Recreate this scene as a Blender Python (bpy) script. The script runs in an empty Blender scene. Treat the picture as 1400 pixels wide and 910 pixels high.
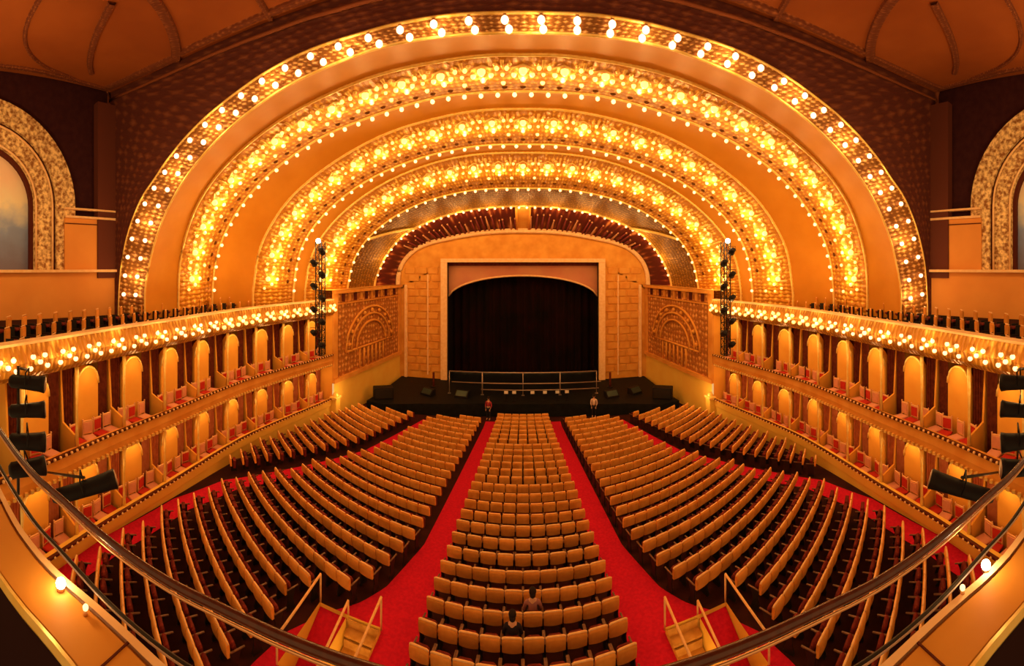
import bpy, math, random
from mathutils import Vector, Matrix
random.seed(7)
sc = bpy.context.scene
C = sc.collection
# ------------------------------------------------------------------ camera
F, CX, CY, ZC = 535.0, 715.0, 365.0, 11.7        # a cylindrical panorama, 535 px per radian; eye 11.7 m above the front of the stalls
cd = bpy.data.cameras.new('camera'); cam = bpy.data.objects.new('camera', cd); C.objects.link(cam)
cam.location = (0, 0, ZC); cam.rotation_euler = (math.pi/2, 0, 0)
cd.type = 'PANO'; cd.panorama_type = 'CENTRAL_CYLINDRICAL'
cd.central_cylindrical_range_u_min = -CX/F; cd.central_cylindrical_range_u_max = (1400-CX)/F
cd.central_cylindrical_range_v_min = -(910-CY)/F; cd.central_cylindrical_range_v_max = CY/F
cd.central_cylindrical_radius = 1.0
cd.clip_end = 300
sc.camera = cam
# ------------------------------------------------------------------ light and exposure
w = bpy.data.worlds.new('world'); sc.world = w; w.use_nodes = True
w.node_tree.nodes['Background'].inputs[0].default_value = (1.0, 0.55, 0.20, 1)
w.node_tree.nodes['Background'].inputs[1].default_value = 0.85
sc.view_settings.view_transform = 'Standard'; sc.view_settings.look = 'None'
sc.view_settings.gamma = 1; sc.view_settings.use_curve_mapping = False
sc.view_settings.exposure = 0.0
sc.cycles.max_bounces = 5; sc.cycles.diffuse_bounces = 3; sc.cycles.glossy_bounces = 2
sc.cycles.sample_clamp_indirect = 4.0
E_RIM, E_ARCH, E_FASCIA = 50.0, 150.0, 42.0       # watts of the lamps in the arch ribs and on the balcony front
BULB = 9.0
WARM = (1.0, 0.58, 0.19)

# ------------------------------------------------------------------ helpers
def tag(o, label=None, cat=None, group=None, kind=None):
    if label: o['label'] = label
    if cat: o['category'] = cat
    if group: o['group'] = group
    if kind: o['kind'] = kind
    return o
def empty(name, loc=(0,0,0), rz=0.0, **k):
    o = bpy.data.objects.new(name, None); C.objects.link(o); o.location = loc; o.rotation_euler = (0,0,rz)
    o.empty_display_size = .2
    return tag(o, **k)
def copy_tree(o, parent=None):
    c = o.copy(); C.objects.link(c); c.parent = parent
    for ch in list(o.children): copy_tree(ch, c)
    return c
class MB:
    def __init__(s): s.v=[]; s.f=[]; s.m=[]; s.uv=[]; s.smooth=[]
    def add(s, vs, fs, mi=0, uvs=None, smooth=False):
        n=len(s.v); s.v.extend([tuple(p) for p in vs])
        for f in fs:
            s.f.append([i+n for i in f]); s.m.append(mi); s.smooth.append(smooth)
            s.uv.extend([uvs[i] if uvs else (0,0) for i in f])
    def box(s, c, d, mi=0, rz=0.0, rx=0.0, bev=0.0):
        M = Matrix.Rotation(rz,3,'Z') @ Matrix.Rotation(rx,3,'X')
        hx,hy,hz = d[0]/2,d[1]/2,d[2]/2; c=Vector(c)
        if bev<=0:
            vs=[c+M@Vector((x*hx,y*hy,z*hz)) for x in(-1,1) for y in(-1,1) for z in(-1,1)]
            s.add(vs,[(0,1,3,2),(4,6,7,5),(0,4,5,1),(2,3,7,6),(0,2,6,4),(1,5,7,3)],mi); return
        b=min(bev,hx*.9,hy*.9,hz*.9); rings=[]
        def ring(ix,iz,y):
            return [(-ix+b,y,-iz),(ix-b,y,-iz),(ix,y,-iz+b),(ix,y,iz-b),(ix-b,y,iz),(-ix+b,y,iz),(-ix,y,iz-b),(-ix,y,-iz+b)]
        rr=[ring(hx-b*.7,hz-b*.7,-hy),ring(hx,hz,-hy+b),ring(hx,hz,hy-b),ring(hx-b*.7,hz-b*.7,hy)]
        vs=[c+M@Vector(p) for r in rr for p in r]; fs=[]
        for k in range(3):
            for i in range(8): fs.append((k*8+i,k*8+(i+1)%8,(k+1)*8+(i+1)%8,(k+1)*8+i))
        fs.append(tuple(range(7,-1,-1))); fs.append(tuple(range(24,32)))
        s.add(vs,fs,mi)
    def tube(s, pts, r, n=8, mi=0, closed=False, rads=None):
        pts=[Vector(p) for p in pts]; vs=[]; fs=[]; N=len(pts)
        for i,p in enumerate(pts):
            a=pts[max(i-1,0)] if not closed else pts[i-1]; b=pts[min(i+1,N-1)] if not closed else pts[(i+1)%N]
            t=(b-a).normalized(); up=Vector((0,0,1)) if abs(t.z)<.95 else Vector((1,0,0))
            e1=t.cross(up).normalized(); e2=t.cross(e1)
            rr=rads[i] if rads else r
            for k in range(n):
                an=2*math.pi*k/n; vs.append(p+e1*math.cos(an)*rr+e2*math.sin(an)*rr)
        for i in range(N if closed else N-1):
            j=(i+1)%N
            for k in range(n): fs.append((i*n+k,i*n+(k+1)%n,j*n+(k+1)%n,j*n+k))
        if not closed: fs.append(tuple(range(n-1,-1,-1))); fs.append(tuple((N-1)*n+k for k in range(n)))
        s.add(vs,fs,mi,smooth=True)
    def ball(s, c, r, n=8, m=5, mi=0, sz=1.0):
        c=Vector(c); vs=[c+Vector((0,0,-r*sz))]; fs=[]
        for j in range(1,m):
            ph=-math.pi/2+math.pi*j/m
            for k in range(n):
                a=2*math.pi*k/n; vs.append(c+Vector((r*math.cos(ph)*math.cos(a),r*math.cos(ph)*math.sin(a),r*sz*math.sin(ph))))
        vs.append(c+Vector((0,0,r*sz))); L=len(vs)-1
        for k in range(n):
            fs.append((0,1+(k+1)%n,1+k)); fs.append((L,1+(m-2)*n+k,1+(m-2)*n+(k+1)%n))
        for j in range(m-2):
            for k in range(n): fs.append((1+j*n+k,1+j*n+(k+1)%n,1+(j+1)*n+(k+1)%n,1+(j+1)*n+k))
        s.add(vs,fs,mi,smooth=True)
    def grid(s, rows, mi=0, uvs=None, smooth=True, flip=False):
        R=len(rows); N=len(rows[0]); vs=[p for r in rows for p in r]
        u=[q for r in uvs for q in r] if uvs else None
        fs=[]
        for i in range(R-1):
            for j in range(N-1):
                f=(i*N+j,i*N+j+1,(i+1)*N+j+1,(i+1)*N+j); fs.append(f[::-1] if flip else f)
        s.add(vs,fs,mi,u,smooth)
    def prism(s, poly, d0, d1, fn, mi=0):
        """poly: list of 2-D points; fn(a,b,d) -> 3-D point"""
        n=len(poly); vs=[fn(a,b,d0) for a,b in poly]+[fn(a,b,d1) for a,b in poly]
        fs=[tuple(range(n)),tuple(range(2*n-1,n-1,-1))]+[(i,(i+1)%n+0,(i+1)%n+n,i+n) for i in range(n)]
        s.add(vs,fs,mi)
    def mesh(s, name, mats):
        me=bpy.data.meshes.new(name); me.from_pydata(s.v,[],s.f)
        for m in (mats if isinstance(mats,(list,tuple)) else [mats]): me.materials.append(m)
        me.polygons.foreach_set('material_index',s.m); me.polygons.foreach_set('use_smooth',s.smooth)
        l=me.uv_layers.new(name='UVMap'); flat=[c for p in s.uv for c in p]; l.data.foreach_set('uv',flat)
        me.update(); return me
    def build(s, name, mats, parent=None, **k):
        o=bpy.data.objects.new(name,s.mesh(name,mats)); C.objects.link(o)
        if parent: o.parent=parent
        return tag(o,**k)
def scatter(name,fn,pts,mats,parent):
    b=MB(); fn(b); me=b.mesh(name,mats)
    for p in pts: o=bpy.data.objects.new(name,me); C.objects.link(o); o.location=p; o.parent=parent
def catmull(P, n):
    P=[Vector(p) for p in P]; out=[]
    for i in range(len(P)-1):
        a=P[i-1] if i>0 else 2*P[0]-P[1]; b=P[i]; c=P[i+1]; d=P[i+2] if i+2<len(P) else 2*P[-1]-P[-2]
        for k in range(n):
            t=k/n; out.append(.5*((2*b)+(c-a)*t+(2*a-5*b+4*c-d)*t*t+(3*b-a-3*c+d)*t**3))
    out.append(P[-1]); return out
def resample(P, n):
    L=[0]
    for a,b in zip(P,P[1:]): L.append(L[-1]+(b-a).length)
    out=[]; j=0
    for i in range(n):
        s=L[-1]*i/(n-1)
        while j<len(P)-2 and L[j+1]<s: j+=1
        t=(s-L[j])/max(1e-9,L[j+1]-L[j]); out.append(P[j].lerp(P[j+1],min(1,t)))
    return out
def interp(tab, x):
    if x<=tab[0][0]: return tab[0][1]
    for (a,b),(c,d) in zip(tab,tab[1:]):
        if x<=c: return b+(d-b)*(x-a)/(c-a)
    return tab[-1][1]
def project(p):
    r=math.hypot(p[0],p[1]); return CX+F*math.atan2(p[0],p[1]), CY+F*(ZC-p[2])/max(r,.01)
def ray(px,py,r=None,z=None,y=None,x=None):
    th=(px-CX)/F
    if z is not None: r=(ZC-z)*F/(py-CY)
    if y is not None: r=y/math.cos(th)
    if x is not None: r=x/math.sin(th)
    return Vector((r*math.sin(th), r*math.cos(th), ZC+(CY-py)/F*r))
ORD='first second third fourth fifth sixth seventh eighth ninth tenth eleventh twelfth thirteenth fourteenth fifteenth sixteenth seventeenth eighteenth nineteenth twentieth'.split()
def ordn(n):
    if n<=20: return ORD[n-1]
    t={2:'twenty',3:'thirty',4:'forty',5:'fifty'}; te={2:'twentieth',3:'thirtieth',4:'fortieth'}
    return te[n//10] if n%10==0 else t[n//10]+'-'+ORD[n%10-1]

# ------------------------------------------------------------------ materials
def mat(name, col, col2=None, rough=.6, metal=0.0, scale=6.0, bump=0.0, emit=0.0, ecol=None, var=0.0, coord='Object', detail=3):
    m=bpy.data.materials.new(name); m.use_nodes=True; nt=m.node_tree; N=nt.nodes; L=nt.links; b=N['Principled BSDF']
    b.inputs['Base Color'].default_value=(*col,1); b.inputs['Roughness'].default_value=rough; b.inputs['Metallic'].default_value=metal; b.inputs['Specular IOR Level'].default_value=.5 if (rough<.5 or metal>0) else .12
    tc=N.new('ShaderNodeTexCoord'); no=N.new('ShaderNodeTexNoise'); no.inputs['Scale'].default_value=scale; no.inputs['Detail'].default_value=detail
    L.new(tc.outputs[coord],no.inputs['Vector'])
    if col2:
        cr=N.new('ShaderNodeValToRGB'); cr.color_ramp.elements[0].position=.35; cr.color_ramp.elements[1].position=.65
        cr.color_ramp.elements[0].color=(*col,1); cr.color_ramp.elements[1].color=(*col2,1)
        L.new(no.outputs['Fac'],cr.inputs[0]); out=cr.outputs[0]
        if var:
            oi=N.new('ShaderNodeObjectInfo'); hs=N.new('ShaderNodeHueSaturation'); mr=N.new('ShaderNodeMapRange')
            mr.inputs['To Min'].default_value=1-var; mr.inputs['To Max'].default_value=1+var
            L.new(oi.outputs['Random'],mr.inputs['Value']); L.new(mr.outputs[0],hs.inputs['Value']); L.new(out,hs.inputs['Color']); out=hs.outputs[0]
        L.new(out,b.inputs['Base Color'])
    if bump:
        bp=N.new('ShaderNodeBump'); bp.inputs['Strength'].default_value=bump; bp.inputs['Distance'].default_value=.05
        L.new(no.outputs['Fac'],bp.inputs['Height']); L.new(bp.outputs[0],b.inputs['Normal'])
    if emit:
        b.inputs['Emission Color'].default_value=(*(ecol or col),1); b.inputs['Emission Strength'].default_value=emit
    return m
def ornate(name, dark, mid, light, su=60, sv=6, rough=.45, metal=.35, bump=.6, stretch=1.0):
    """gilded stencil-and-relief plaster: lozenges and scrolls in the surface's own (along, across) coordinates"""
    m=bpy.data.materials.new(name); m.use_nodes=True; nt=m.node_tree; N=nt.nodes; L=nt.links; b=N['Principled BSDF']
    b.inputs['Roughness'].default_value=rough; b.inputs['Metallic'].default_value=metal; b.inputs['Specular IOR Level'].default_value=.2
    tc=N.new('ShaderNodeTexCoord'); mp=N.new('ShaderNodeMapping'); mp.inputs['Scale'].default_value=(su,sv,1); L.new(tc.outputs['UV'],mp.inputs['Vector'])
    vo=N.new('ShaderNodeTexVoronoi'); vo.distance='MANHATTAN'; vo.inputs['Scale'].default_value=1.0; vo.inputs['Randomness'].default_value=.35
    L.new(mp.outputs[0],vo.inputs['Vector'])
    no=N.new('ShaderNodeTexNoise'); no.inputs['Scale'].default_value=1.7; no.inputs['Detail'].default_value=4; L.new(mp.outputs[0],no.inputs['Vector'])
    mx=N.new('ShaderNodeMath'); mx.operation='ADD'; L.new(vo.outputs['Distance'],mx.inputs[0])
    sc_=N.new('ShaderNodeMath'); sc_.operation='MULTIPLY'; sc_.inputs[1].default_value=.7; L.new(no.outputs['Fac'],sc_.inputs[0]); L.new(sc_.outputs[0],mx.inputs[1])
    cr=N.new('ShaderNodeValToRGB'); e=cr.color_ramp.elements; e[0].position=.45; e[0].color=(*light,1); e[1].position=1.0; e[1].color=(*dark,1)
    k=e.new(.72); k.color=(*mid,1); L.new(mx.outputs[0],cr.inputs[0]); L.new(cr.outputs[0],b.inputs['Base Color'])
    bp=N.new('ShaderNodeBump'); bp.inputs['Strength'].default_value=bump; bp.inputs['Distance'].default_value=.08; bp.invert=True
    L.new(mx.outputs[0],bp.inputs['Height']); L.new(bp.outputs[0],b.inputs['Normal'])
    return m
M={}
M['plain_gold']=mat('smooth ochre plaster',(.62,.25,.022),(.68,.29,.03),rough=.55,scale=.6)
M['gilt']=ornate('gilded relief plaster',(.52,.20,.015),(.88,.46,.05),(1.0,.78,.22),su=170,sv=8,metal=.05,bump=.7)
M['gilt_rim']=ornate('pale gilded rim',(.30,.12,.03),(.86,.48,.15),(1.0,.76,.38),su=200,sv=5)
M['gilt_relief']=mat('gilt relief',(.95,.60,.12),(1.0,.74,.25),rough=.4,metal=.3,scale=5)
M['grille']=ornate('bronze organ grille',(.20,.085,.008),(.42,.19,.018),(.60,.30,.03),su=300,sv=10,metal=.2)
M['frieze']=ornate('dark painted frieze',(.09,.012,.012),(.22,.04,.018),(.60,.24,.08),su=70,sv=1.5,metal=0,bump=.1)
M['bulb']=mat('lit bulb',(1,.8,.5),rough=.4,emit=2.6,ecol=(1.0,.50,.22))
M['bulb_rim']=mat('lit peach bulb',(1,.8,.5),rough=.4,emit=3.6,ecol=(1.0,.56,.28))
M['bulb_gold']=mat('lit golden bulb',(1,.8,.4),rough=.4,emit=2.2,ecol=(1.0,.50,.13))
M['bulb_white']=mat('lit white lamp',(1,.9,.7),rough=.4,emit=30,ecol=(1.0,.85,.6))
M['stone']=mat('orange painted stone',(.78,.36,.07),(.70,.28,.045),rough=.7,scale=1.2,bump=.1)
M['stone_relief']=ornate('carved ochre stone',(.42,.15,.03),(.72,.33,.08),(.90,.50,.16),su=26,sv=16,metal=0,bump=.8,rough=.7)
M['wall_paint']=mat('apricot wall paint',(.80,.34,.08),(.74,.30,.07),rough=.75,scale=.5)
M['yellow_wall']=mat('yellow plaster',(.95,.62,.11),(.92,.55,.09),rough=.7,scale=.8,bump=.05)
M['moulding']=mat('pale moulding',(.95,.62,.32),(.88,.52,.24),rough=.5,scale=4)
M['vent']=mat('dark vent',(.10,.03,.005),rough=.8)
M['dark_line']=mat('dark painted groove',(.10,.02,.012),rough=.8)
M['spandrel']=mat('dark oxblood plaster',(.05,.012,.014),(.035,.008,.012),rough=.8,scale=3,bump=.2)
M['face']=ornate('dark stencilled plaster',(.10,.024,.018),(.16,.042,.02),(.21,.065,.035),su=120,sv=8,metal=0,bump=.3,rough=.8)
M['ceiling']=mat('terracotta ceiling',(.36,.095,.022),(.29,.072,.018),rough=.8,scale=.35)
M['ceiling_rib']=ornate('dark ceiling rib',(.17,.042,.018),(.28,.08,.025),(.40,.14,.05),su=90,sv=3,metal=0,bump=.4,rough=.8)
M['archivolt']=mat('pale gilt archivolt',(.30,.12,.04),(1.0,.74,.36),rough=.6,scale=5.5,bump=.6,detail=2)
M['carpet_floor']=mat('dark carpeted floor',(.045,.010,.008),(.03,.008,.006),rough=.9,scale=3)
M['red']=mat('red aisle carpet',(.62,.012,.045),(.50,.009,.04),rough=.95,scale=10,bump=.1)
M['chair_back']=mat('tan upholstery',(.82,.36,.07),(.66,.25,.04),rough=.7,scale=2.5,var=.22)
M['chair_top']=mat('light tan trim and highlight',(.98,.62,.28),(.88,.50,.20),rough=.5,scale=6)  # on chair tops this pale tone paints the light their edges catch
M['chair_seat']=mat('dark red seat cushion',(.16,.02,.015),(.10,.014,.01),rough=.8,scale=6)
M['wood']=mat('dark armrest wood',(.16,.06,.02),(.10,.035,.012),rough=.4,scale=12)
M['iron']=mat('black iron',(.025,.018,.014),rough=.5,metal=.5)
M['black']=mat('black painted metal',(.012,.010,.012),rough=.5)
M['stage_black']=mat('black stage floor',(.006,.007,.008),(.010,.011,.013),rough=.6,scale=3)
M['curtain_red']=mat('dark red velvet',(.15,.028,.010),(.09,.014,.006),rough=.9,scale=5)
M['curtain_black']=mat('black velvet curtain',(.004,.002,.002),(.012,.002,.002),rough=.95,scale=.5)
M['curtain_salmon']=mat('salmon drape',(.50,.15,.06),(.40,.10,.04),rough=.85,scale=4)
M['valance']=mat('dusty pink reducing curtain',(.62,.27,.14),(.55,.20,.12),rough=.7,scale=.4)
M['grey_metal']=mat('grey rail metal',(.42,.33,.28),rough=.35,metal=.6)
M['rail_brown']=mat('dark brown handrail',(.10,.022,.010),(.07,.015,.008),rough=.25,scale=20)
M['brass']=mat('worn brass',(.75,.42,.20),rough=.3,metal=.8)
M['parapet']=mat('ochre parapet plaster',(.72,.32,.05),(.66,.26,.035),rough=.6,scale=1.5)
M['skin']=mat('skin',(.60,.33,.22),rough=.6); M['hair']=mat('dark hair',(.02,.012,.01),rough=.7)
M['niche']=mat('amber box wall',(.88,.44,.07),(.80,.36,.05),rough=.7,scale=.7)
M['gilt_chair']=mat('gilt chair frame',(.80,.42,.18),rough=.4,metal=.2)
M['red_seat']=mat('crimson seat',(.50,.03,.02),rough=.8)
M['pale_seat']=mat('salmon seat cover',(.75,.34,.22),(.65,.26,.15),rough=.8,scale=3)

# ------------------------------------------------------------------ the arched vault: telescoping rings
R_PX = {
 0:(11.0,[(0,17),(47,18),(92,20),(138,26),(183,35),(229,48),(269,60),(307,75),(340,92),(369,110),(407,138),(436,162),(466,193),(489,222),(502,242),(520,268),(534,300),(543,330),(549,360),(552,395),(553,422)]),
 1:(11.35,[(0,45),(60,46),(120,51),(180,61),(232,77),(285,99),(330,122),(372,151),(408,181),(440,215),(466,250),(488,290),(503,330),(513,372),(517,400)]),
 2:(13.8,[(0,72),(54,73),(133,84),(200,100),(262,124),(320,154),(371,190),(415,232),(445,275),(462,318),(471,360),(473,400)]),
 3:(17.5,[(0,124),(60,126),(110,131),(170,146),(225,165),(272,185),(312,210),(350,240),(382,276),(405,313),(420,355),(425,403)]),
 4:(19.5,[(0,147),(60,149),(120,160),(180,178),(230,202),(278,233),(318,268),(345,305),(363,345),(371,400)]),
 5:(23.0,[(0,197),(60,199),(120,210),(175,228),(222,252),(262,283),(292,318),(308,355),(314,400)]),
 6:(24.0,[(0,207),(60,209),(115,219),(168,238),(212,262),(250,292),(278,325),(294,360),(300,400)]),
 7:(28.5,[(0,257),(60,259),(110,268),(150,282),(185,302),(214,328),(232,358),(240,395)]),
 8:(33.0,[(0,281),(65,285),(115,297),(160,318),(185,345),(200,375),(204,394)]),
 9:(36.5,[(0,315),(50,317),(95,324),(135,334),(158,350),(169,370),(171,394)]),
}
NU=121
def ring(i):
    D,pts=R_PX[i]
    h=[Vector((-dx,y,0)) for dx,y in pts][::-1]; full=h+[Vector((dx,y,0)) for dx,y in pts[1:]]
    full=catmull(full,6); P=[]
    for p in full:
        th=p.x/F; P.append(Vector((D*math.tan(th),D,ZC+(CY-p.y)/F*D/math.cos(th))))
    lo=8.6
    a=P[0].copy(); a.z=lo; b=P[-1].copy(); b.z=lo
    return resample([a]+P+[b],NU)
RG={i:ring(i) for i in R_PX}
def spot(i,j,u,v,off=0.0):
    """point on the surface between ring i and ring j, lifted by off towards the room"""
    t=u*(NU-1); k=min(int(t),NU-2); f=t-k
    a=RG[i][k].lerp(RG[i][k+1],f); b=RG[j][k].lerp(RG[j][k+1],f); p=a.lerp(b,v)
    du=(RG[i][k+1]-RG[i][k]).lerp(RG[j][k+1]-RG[j][k],v); n=du.cross(b-a).normalized()
    if n.dot(Vector((0,p.y-9,ZC-2.5))-p)<0: n=-n
    return p+n*off
def band(i,j,M_=6,bulge=0.0):
    rows=[];uv=[]
    for q in range(M_+1):
        v=q/M_; rows.append([spot(i,j,k/(NU-1)*.99999,v,-bulge*math.sin(math.pi*v)) for k in range(NU)]); uv.append([(k/(NU-1),v) for k in range(NU)])
    return rows,uv
bulb_me=None
def bulb_mesh(r,k='bulb'):
    b=MB(); b.ball((0,0,0),r,10,6,0); b.box((0,0,r*1.05),(r*.8,r*.8,r*.5),1); return b.mesh('light_bulb',[M[k],M['brass']])
BM={.10:bulb_mesh(.085),.13:bulb_mesh(.105),.16:bulb_mesh(.115,'bulb_rim'),.11:bulb_mesh(.11,'bulb_gold'),.12:bulb_mesh(.17,'bulb_gold')}
GB={}
for r_ in (.17,.11,.12,.09,.10,.08):
    b=MB(); b.ball((0,0,0),r_,8,5); GB[r_]=b.mesh('golden_bulb',[M['bulb_gold']])
def place_bulb(me,p,parent,name='light_bulb'):
    o=bpy.data.objects.new(name,me); C.objects.link(o); o.location=p; o.parent=parent; return o
def lamp(p,e,parent=None,col=WARM,r=.12,name='lamp_light'):
    l=bpy.data.lights.new(name,'POINT'); l.energy=e; l.color=col; l.shadow_soft_size=r
    o=bpy.data.objects.new(name,l); C.objects.link(o); o.location=p
    if parent: o.parent=parent
    return o
def arch_thing(name,label,i,j,mt,bulge=0.0,M_=6):
    t=empty(name,(0,0,0),label=label,cat='arch')
    r,u=band(i,j,M_,bulge); b=MB(); b.grid(r,0,u); b.build('arch_band',mt,t)
    return t
def relief(i,j,parent,n,v0,v1,mt,u0=.05,u1=.95,rad=.07):
    b=MB()
    for k in range(n+1):
        u=u0+(u1-u0)*k/n
        b.tube([spot(i,j,u,v0+(v1-v0)*q/4,.05) for q in range(5)],rad,5)
        if k<n:
            um=u+(u1-u0)/n/2; du=(u1-u0)/n*.36; vm=(v0+v1)/2; dv=(v1-v0)*.36
            b.tube([spot(i,j,um+du*math.cos(a),vm+dv*math.sin(a),.07) for a in [math.pi*2*q/8 for q in range(8)]],rad*.8,5,closed=True)
            b.ball(spot(i,j,um,vm,.08),rad*3.0,7,4)
            for sx in(-1,1):
                for sv in(-1,1): b.ball(spot(i,j,um+sx*du*.9,vm+sv*dv*1.05,.05),rad*1.3,6,4)
    return b.build('gilt_ornament',mt,parent)
def edge_tube(i,u0=0,u1=1,rad=.1,off=.0,n=110,j=None):
    return [spot(i,j if j is not None else i+1,u0+(u1-u0)*k/n*.99999,0,off) for k in range(n+1)]

# outermost rim with its double row of bulbs
t0=arch_thing('bulb_arch','outermost pale gilt arch rim with a double row of lit bulbs',0,1,M['gilt_rim'],M_=3)
b=MB(); b.tube(edge_tube(0,rad=.09),.05,6); b.tube([spot(0,1,k/110*.99999,1,0) for k in range(111)],.05,6); b.build('edge_moulding',M['gilt_relief'],t0)
for k in range(44):
    u=.035+.93*k/43
    place_bulb(BM[.16],spot(0,1,u,.28,.16),t0); place_bulb(BM[.16],spot(0,1,u+.002,.74,.16),t0)
    if k%3==1: lamp(spot(0,1,u,.6,.55),E_RIM,t0)
# smooth soffits between the ornamented ribs
for (i,j,lab) in ((1,2,'outermost smooth ochre soffit behind the bulb rim'),(3,4,'second smooth ochre soffit between the two widest ornamented arches'),(5,6,'narrow smooth soffit between the second and third ornamented arches')):
    t=arch_thing('arch_soffit',lab,i,j,M['plain_gold'],bulge=.15 if i!=5 else 0,M_=8)
for (i,j,lab,nb,nr,br,e) in ((2,3,'widest gilded ornamented arch with bulbs along its inner edge',60,27,.13,E_ARCH),(4,5,'second widest gilded ornamented arch with bulbs on its inner edge',52,25,.13,E_ARCH),(6,7,'innermost gilded ornamented arch just above the bronze grille',46,23,.13,E_ARCH*1.1)):
    t=arch_thing('ornamented_arch',lab,i,j,M['gilt'],bulge=-.15)
    relief(i,j,t,nr,.12,.72,M['gilt_relief'],rad=.085 if i==2 else .08)
    for k in range(nr):                                    # dark air vents between the panels
        for q in (0,.5):
            u=.05+.9*(k+q)/nr; b=MB(); b.ball(spot(i,j,u,.80,.02),.16,7,4); b.build('air_vent',M['vent'],t)
    b=MB()
    for v in (.02,.99): b.tube([spot(i,j,k/110*.99999,v,.03) for k in range(111)],.08,5)
    b.build('edge_moulding',M['gilt_relief'],t)
    for k in range(nb):
        place_bulb(BM[br],spot(i,j,.035+.93*k/(nb-1),.96,.22),t)
    for k in range(nr):
        u=.035+.93*(k+.5)/nr
        du=.93/nr; cl=None
        for (fu,v,r_) in ((0,.30,.17),(-.22,.40,.11),(.22,.40,.11),(0,.52,.12),(-.38,.24,.09),(.38,.24,.09),(.5,.62,.10),(.5,.40,.08)):
            o=bpy.data.objects.new('light_bulb' if cl else 'bulb_cluster',GB[r_]); C.objects.link(o); p=spot(i,j,max(0,min(.999,u+fu*du)),v,.17)
            if cl: o.parent=cl; o.location=p-cl.location
            else: cl=o; o.parent=t; o.location=p
    nl=nr
    for k in range(nl):
        lamp(spot(i,j,.035+.93*(k+.5)/nl,.42,.5),e/2.6,t)
t=arch_thing('organ_grille_arch','dark bronze grille arch over the painted frieze',7,8,M['grille'])
for sg in (-1,1):
    b=MB(); u=.5+sg*.27; b.tube([spot(7,8,u+sg*.012*(6-q),q/6,.12) for q in range(7)],.12,6); b.build('gilt_rib',M['gilt_relief'],t)
b=MB(); b.tube([spot(8,9,k/110*.99999,0,.0) for k in range(111)],.14,6); b.build('arch_moulding',M['gilt_relief'],t)
for k in range(46): place_bulb(BM[.13],spot(7,8,.07+.86*k/45,.97,.2),t)
for k in range(11): lamp(spot(7,8,.12+.76*k/10,.9,.8),E_ARCH*.6,t)
t=empty('painted_frieze',label='dark red painted frieze of figures curving over the stage opening',cat='frieze')
r,u=band(8,9,4); b=MB(); b.grid(r,0,u); b.build('mural_band',M['frieze'],t)
FM=[mat('pale figure paint',(.55,.24,.12),rough=.8),mat('mauve figure paint',(.20,.035,.035),rough=.8)]
random.seed(3)
for k in range(46):                                    # robed figures in low relief along the frieze
    u=.17+.66*k/45+random.uniform(-.004,.004)
    if abs(u-.5)<.02: continue
    v0,v1=.93,.93-random.uniform(.35,.6)
    b=MB(); b.tube([spot(8,9,u,v0,.05),spot(8,9,u,(v0+v1)/2,.06),spot(8,9,u,v1,.05)],.1,5,mi=1 if k%4 else 0,rads=[.13,.10,.05]); b.ball(spot(8,9,u,v1-.04,.07),.09,6,4,mi=0)
    b.build('figure',FM,t)
b=MB(); 
for k in range(-1,2,2): b.tube([spot(8,9,.5+k*.017,.02,.1),spot(8,9,.5+k*.017,.98,.1)],.1,5)
c=[spot(8,9,.5-.016,.05,.06),spot(8,9,.5+.016,.05,.06),spot(8,9,.5+.016,.98,.06),spot(8,9,.5-.016,.98,.06)]; b.add(c,[(0,1,2,3)])
b.build('centre_panel',M['stone'],t)
b=MB()
for v,rr,dy in ((1.0,.24,-.15),(.92,.08,-.1)): b.tube([spot(8,9,k/110*.99999,v,.05)+Vector((0,dy,0)) for k in range(111)],rr,6)
b.build('arch_moulding',M['moulding'],t)

# ------------------------------------------------------------------ wall face round the outer arch, side walls, ceiling
HW=18.9
def ceil_z(x,y):
    return 20.15+1.45*(abs(x)/HW)**2.0-.02*max(0,y-8)
b=MB(); rows=[[],[]]; uv=[[],[]]
for k in range(NU):
    p=RG[0][k]; a=Vector((0,11,12.4)); d=(p-a); 
    # run outward to the ceiling line or the side wall
    s=1.0
    while True:
        q=a+d*s
        if abs(q.x)>=HW+.6 or q.z>=ceil_z(q.x,11)+.3 or s>3: break
        s+=.004
    q.x=max(-HW-.6,min(HW+.6,q.x)); q.y=11.0
    rows[0].append(p); rows[1].append(q); uv[0].append((k/(NU-1),0)); uv[1].append((k/(NU-1),1))
b.grid(rows,0,uv,smooth=False); b.build('wall_front',M['face'],kind='structure')
b=MB(); b.tube([r_+Vector((0,-.08,-.1)) for r_ in rows[1] if r_.z>16],.22,6); b.tube([(r_*.0+Vector((r_.x,r_.y-.08,r_.z-.75))) for r_ in rows[1] if r_.z>18.6],.07,6)
b.build('trim_1',M['ceiling_rib'],kind='structure')
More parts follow.
